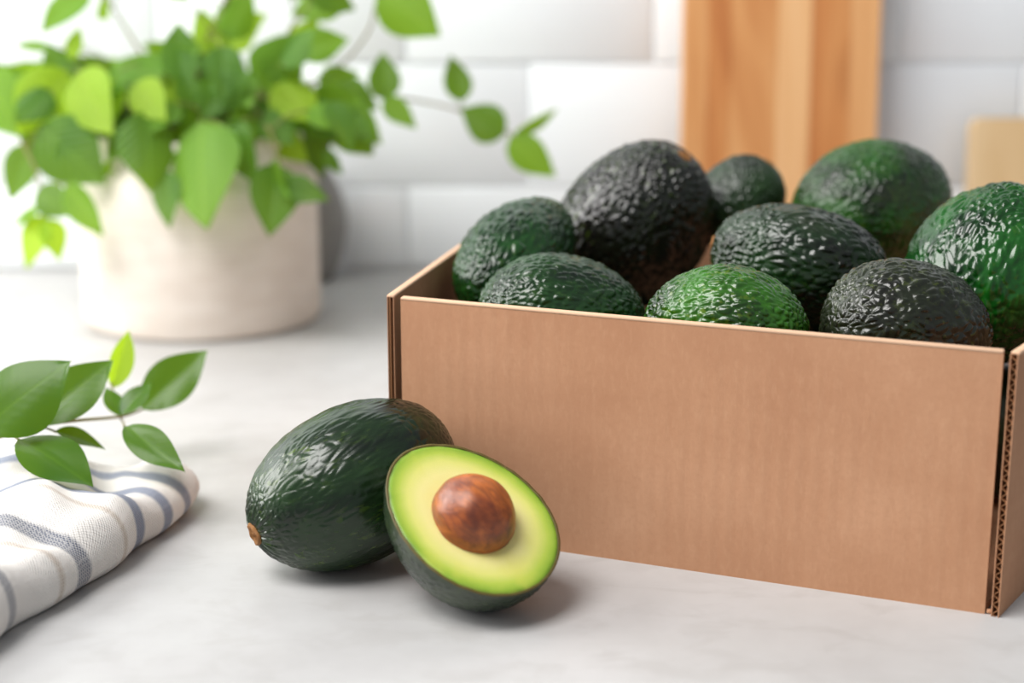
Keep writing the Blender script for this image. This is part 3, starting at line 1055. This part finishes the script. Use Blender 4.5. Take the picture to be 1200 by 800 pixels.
for i, s in enumerate(stalks_px):
    root = PC + Vector((rnd.uniform(-.03, .03), rnd.uniform(-.03, .02), 0.117))
    mid = at(*s[0])
    via = root.lerp(mid, 0.5) + Vector((0, 0, 0.025))
    if mid.z < 0.17: mid.z = 0.17
    pts_ = catmull([root, via] + [mid] + [at(*q) for q in s[1:]], 8)
    stalk_geo.append(list(tube_data([p - PC for p in pts_], lambda q: 0.0016 - 0.0008 * q, 6)))
    stalk_pts.append(pts_)
for (pb, pt, kind, wr, tw, shp) in plant_leaves:
    tw_dir = Vector((rnd.uniform(-.35, .35), -1, rnd.uniform(-0.1, 0.9)))
    place_leaf(plant, pb, pt, kind, wr, tw_dir, tw, shp, PC)
    best = None
    for si, ps in enumerate(stalk_pts):
        for p in ps[4:]:
            d = (p - pb).length
            if best is None or d < best[0]: best = (d, si, p)
    d, si, p = best
    if d > 0.002:
        m_ = p.lerp(pb, 0.5) + Vector((0, 0, 0.12 * d))
        Vt, Ft = tube_data([q - PC for q in catmull([p, m_, pb + (pt - pb) * 0.03], 3)], 0.0006, 5)
        V0, F0 = stalk_geo[si]
        n0 = len(V0)
        V0.extend(Vt); F0.extend([tuple(n0 + i for i in f) for f in Ft])
for V0, F0 in stalk_geo:
    link('stem', mesh('stem', V0, F0), M_twig, plant)

# ------------------------------------------------------------------ grey vase behind the pot
M_vase = NT('grey_stoneware')
M_vase.set(Base_Color=M_vase.ramp(M_vase.noise(30, 4).outputs[0], [(0.3, lin(128, 127, 125)), (0.7, lin(156, 154, 151))]), Roughness=0.55)
vp = ground(364, 321)
vprof = [(0.0001, 0), (0.020, 0), (0.022, 0.001), (0.026, 0.008), (0.031, 0.022), (0.0355, 0.042), (0.0355, 0.056), (0.031, 0.075), (0.024, 0.090), (0.019, 0.100), (0.018, 0.112),
         (0.021, 0.120), (0.0185, 0.120), (0.0155, 0.112), (0.017, 0.100), (0.022, 0.088), (0.0001, 0.06)]
vase = link('vase', lathe('vase', vprof, 64), M_vase.m)
vase.location = (vp.x, WALL_Y - 0.042, 0)
tag(vase, 'rounded grey stoneware vase standing behind the cream plant pot', 'vase')

# ------------------------------------------------------------------ cutting boards
Wst = [(0.30, lin(188, 118, 64)), (0.46, lin(216, 154, 96)), (0.60, lin(230, 178, 122)), (0.75, lin(202, 134, 78))]


def cutting_board(name, label, x0, x1, h, y_foot, lean, th, mats, widths, rad, group=None):
    W_ = x1 - x0
    o = empty(name, ((x0 + x1) / 2, y_foot, 0), (-lean, 0, 0))
    import bmesh
    bm = bmesh.new()
    pts = []
    for (cx, cz, a0) in ((W_ / 2 - rad, rad, -90), (W_ / 2 - rad, h - rad, 0), (-W_ / 2 + rad, h - rad, 90), (-W_ / 2 + rad, rad, 180)):
        for k in range(9):
            g = math.radians(a0 + 90 * k / 8)
            pts.append((cx + rad * math.cos(g), cz + rad * math.sin(g)))
    # staves: cut the outline into strips
    xs = [-W_ / 2]
    for wv in widths: xs.append(xs[-1] + wv * W_)
    for i in range(len(xs) - 1):
        b = bmesh.new()
        f = b.faces.new([b.verts.new((x, 0, z)) for x, z in pts])
        for (xc, nx) in ((xs[i] + (0.0001 if i else -1), -1), (xs[i + 1] - (0.0001 if i < len(xs) - 2 else -1), 1)):
            bmesh.ops.bisect_plane(b, geom=b.verts[:] + b.edges[:] + b.faces[:], plane_co=(xc, 0, 0), plane_no=(nx, 0, 0), clear_outer=True)
        r = bmesh.ops.extrude_face_region(b, geom=b.faces[:])
        bmesh.ops.translate(b, verts=[v for v in r['geom'] if isinstance(v, bmesh.types.BMVert)], vec=(0, th, 0))
        bmesh.ops.recalc_face_normals(b, faces=b.faces[:])
        me = bpy.data.meshes.new('stave'); b.to_mesh(me); b.free()
        ob = link('stave', me, mats[i % len(mats)], o, smooth=False)
    bm.free()
    return tag(o, label, 'cutting board')


wood1 = mat_wood('acacia_light', Wst, 1.0, False, 0.15)
wood2 = mat_wood('acacia_warm', [(0.3, lin(178, 104, 54)), (0.5, lin(206, 138, 80)), (0.7, lin(220, 160, 100))], 1.2, True, 0.2)
wood3 = mat_wood('acacia_pale', [(0.3, lin(212, 150, 92)), (0.5, lin(234, 184, 130)), (0.7, lin(240, 200, 152))], 0.9, False, 0.12)
lean = math.radians(4.5)
zc_ = 1.40
bx0 = at(797, 200, zc_).x; bx1 = at(1021, 200, zc_).x
cutting_board('cutting_board', 'tall orange-brown striped wooden cutting board leaning on the tiled wall', bx0, bx1, 0.42, WALL_Y - 0.055, math.radians(3.5), 0.022,
              [wood1, wood2, wood1, wood3, wood2, wood1], [0.12, 0.12, 0.24, 0.17, 0.20, 0.15], 0.015)
wood4 = mat_wood('beech_pale', [(0.3, lin(206, 170, 120)), (0.5, lin(222, 190, 144)), (0.7, lin(232, 204, 162))], 1.0, True, 0.12)
cx0 = at(1150, 190, 1.37).x
cutting_board('cutting_board', 'small pale wooden cutting board with rounded corners at the right edge', cx0, cx0 + 0.22, 0.139, WALL_Y - 0.045, math.radians(6), 0.018,
              [wood4], [1.0], 0.010)

# ------------------------------------------------------------------ tea towel
E1 = ground(0, 752); E2 = ground(232, 600)
eu = (E2 - E1).normalized(); ev = Vector((-eu.y, eu.x, 0))       # ev points to the left of the edge
t = NT('striped_linen')
co = t.coords()
sp = t.n('ShaderNodeSeparateXYZ'); t.l(co, sp.inputs[0])
wb = t.noise(16, 3, 0.55, co)
U = t.math('ADD', sp.outputs[0], t.math('MULTIPLY_ADD', wb.outputs[0], 0.008, -0.004))


def upix(u, v):
    g = ground(u, v)
    return (g - E1).dot(eu)


def band(c, w_, soft=0.0012):
    d = t.math('ABSOLUTE', t.math('SUBTRACT', U, c))
    return t.ramp(t.math('MULTIPLY', d, 1 / 0.05), [(max(0.0, (w_ - soft) / 0.05), (1, 1, 1, 1)), ((w_ + soft) / 0.05, (0, 0, 0, 1))])


wx = t.math('SINE', t.math('MULTIPLY', sp.outputs[0], 2 * math.pi / 0.0016))
wy = t.math('SINE', t.math('MULTIPLY', sp.outputs[1], 2 * math.pi / 0.0016))
wz = t.math('SINE', t.math('MULTIPLY', sp.outputs[2], 2 * math.pi / 0.0016))
weave = t.math('MULTIPLY', wx, t.math('ADD', wy, wz))
thread = t.ramp(weave, [(0.0, (0, 0, 0, 1)), (0.6, (1, 1, 1, 1))])
base = t.mix(t.noise(60, 3, 0.6, co).outputs[0], lin(212, 207, 202), lin(230, 226, 221))
c = base
NAVY = lin(62, 74, 98); SLATE = lin(96, 111, 140); TAN = lin(170, 150, 130)
stripes = [((84, 694), 0.0052, NAVY, 0.95), ((56, 712), 0.0018, TAN, 0.75), ((130, 664), 0.0020, TAN, 0.75), ((158, 648), 0.0044, SLATE, 0.95),
           ((188, 628), 0.0040, SLATE, 0.9), ((213, 610), 0.0040, SLATE, 0.85), ((0, 746), 0.0030, NAVY, 0.8)]
for (px, w_, colr, k) in stripes:
    m_ = band(upix(*px), w_)
    m_ = t.math('MULTIPLY', m_, t.math('MULTIPLY_ADD', thread, 0.45 if colr != SLATE else 0.2, (0.55 if colr != SLATE else 0.8)))
    c = t.mix(t.math('MULTIPLY', m_, k), c, colr)
t.set(Base_Color=c, Roughness=0.92, Normal=t.bump(weave, 0.0003, 0.5))
t.b.inputs['Specular IOR Level'].default_value = 0.1
t.b.inputs['Sheen Weight'].default_value = 0.2
M_towel = t.m

# folded cloth: rounded outline in (u, v), profile that tucks under at the ground
LU0, LU1, LV = -0.10, (E2 - E1).length + 0.022, 0.24
HT = 0.027
nb_, nring = 260, 46


def outline(s, inset):
    """superellipse-like rounded rectangle with a rounder far corner"""
    cx, cy = (LU0 + LU1) / 2, LV / 2
    ax, ay = (LU1 - LU0) / 2 - inset, LV / 2 - inset
    a_ = 2 * math.pi * s
    n_ = 7
    cs, sn = math.cos(a_), math.sin(a_)
    r = (abs(cs / max(ax, 1e-6)) ** n_ + abs(sn / max(ay, 1e-6)) ** n_) ** (-1 / n_)
    return cx + r * cs, cy + r * sn


def towel_h(u, v):
    k = 1.0
    # the far end sinks, soft folds run away from the rolled edge
    hgt = HT * (1.0 - 0.22 * max(0, (u - 0.10)) / 0.08)
    f1 = 0.0070 * math.sin((v - 0.35 * u) * 62 + 1.5 * math.sin(u * 25)) * min(1, max(0, (v - 0.018) / 0.03))
    f2 = 0.0030 * math.sin(u * 70 + v * 34 + 1.0)
    f3 = 0.0014 * math.sin(u * 190 - v * 60 + 2 * math.sin(v * 80))
    return hgt + f1 + f2 + f3


Vt = []
rows = []
R_ = 0.013
prof_ = []
for k in range(12):            # from the underside round the roll to the top
    g = math.radians(-62 + 152 * k / 11)
    prof_.append((R_ * (1 - math.cos(g)), (math.sin(g) + math.sin(math.radians(62))) / (1 + math.sin(math.radians(62)))))
for k in range(1, nring - 11):
    q = k / (nring - 12)
    prof_.append((R_ + (LV / 2 - R_ - 0.0005) * q, 1.0))
ring_n = len(prof_)
for (ins, hz) in prof_:
    for j in range(nb_):
        s = j / nb_
        u, v = outline(s, ins)
        wob = 0.0016 * math.sin(u * 55 + 0.8) + 0.0010 * math.sin(u * 130)
        if ins < R_ * 1.2: v += wob * (1 if v < LV / 2 else -1)
        hgt = towel_h(u, v) * hz
        Vt.append((u, v, hgt + 0.0004))
cen = len(Vt)
q = grid_faces(ring_n, nb_, True)
me = np_mesh('tea_towel', np.array(Vt), q)
towel = link('tea_towel', me, M_towel)
towel.location = E1 - ev * 0.006
towel.rotation_euler = (0, 0, math.atan2(eu.y, eu.x))
tag(towel, 'folded white linen tea towel with blue-grey and tan stripes', 'towel')

# ------------------------------------------------------------------ leafy cutting on the towel
br = empty('leafy_twig', at(0, 512, 0.80))
O0 = Vector(br.location)
tag(br, 'cut leafy green twig lying across the striped towel', 'twig')
main = catmull([at(-60, 522, 0.79), at(0, 511, 0.80), at(42, 499, 0.815), at(85, 493, 0.84), at(140, 488, 0.88), at(166, 480, 0.90)], 8)
Vt_, Ft_ = tube_data([p - O0 for p in main], lambda q: 0.0013 - 0.0006 * q, 8)


def add_side(P):
    v_, f_ = tube_data([p - O0 for p in catmull(P, 4)], 0.0006, 6)
    n0 = len(Vt_)
    Vt_.extend(v_); Ft_.extend([tuple(n0 + i for i in f) for f in f_])


add_side([at(140, 488, 0.88), at(134, 470, 0.89), at(131, 448, 0.90)])
add_side([at(20, 506, 0.805), at(18, 512, 0.80), at(24, 516, 0.795)])
add_side([at(140, 488, 0.88), at(144, 494, 0.878), at(146, 500, 0.825)])
add_side([at(42, 499, 0.815), at(56, 502, 0.82), at(66, 506, 0.822)])
link('stem', mesh('stem', Vt_, Ft_), M_twig, br)
VUP = Vector((0.1, -0.8, 0.75))
ML['twig'] = mat_leaf('leaf_twig', lin(26, 64, 12), lin(46, 90, 16), lin(84, 122, 36), lin(64, 108, 30), 0.24, 0.30, 0.05)
LEAVES['twig'] = []
for k, (wd, fo, cu, dr) in enumerate([(0.56, 0.22, 0.2, 0.10), (0.50, 0.35, 0.3, 0.2), (0.60, 0.12, 0.5, 0.15), (0.46, 0.5, 0.0, 0.05), (0.56, 0.3, 0.3, 0.25)]):
    me = leaf_mesh(wd, fo, cu, dr, k + 20, power=0.85); me.name = 'leaf'
    me.materials.append(ML['twig']); me.polygons.foreach_set('use_smooth', [True] * len(me.polygons))
    LEAVES['twig'].append(me)
TL = [
    (-22, 505, .79, 78, 419, .795, 'twig', 1.20, VUP, 0.05, 2),
    (42, 499, .815, 132, 417, .835, 'twig', 0.95, VUP, 0.0, 0),
    (131, 455, .90, 152, 386, .915, 'bright', 0.75, VUP, 0.5, 3),
    (142, 487, .88, 124, 452, .89, 'twig', 1.0, VUP, 0.3, 0),
    (142, 486, .88, 176, 446, .89, 'twig', 1.0, VUP, -0.2, 0),
    (166, 480, .90, 242, 408, .91, 'twig', 1.00, VUP, 0.1, 0),
    (146, 499, .82, 213, 548, .792, 'twig', 0.66, VUP, 0.1, 0),
    (22, 514, .795, 109, 564, .775, 'twig', 1.05, Vector((0.3, -0.5, 0.9)), 0.0, 0),
    (64, 505, .822, 126, 521, .83, 'twig', 0.8, Vector((0, -0.5, 0.9)), 0.0, 1),
]
for (u0, v0, z0, u1, v1, z1, kd, wr, tow, tw, sh) in TL:
    place_leaf(br, at(u0, v0, z0), at(u1, v1, z1), kd, wr, tow, tw, sh, O0)
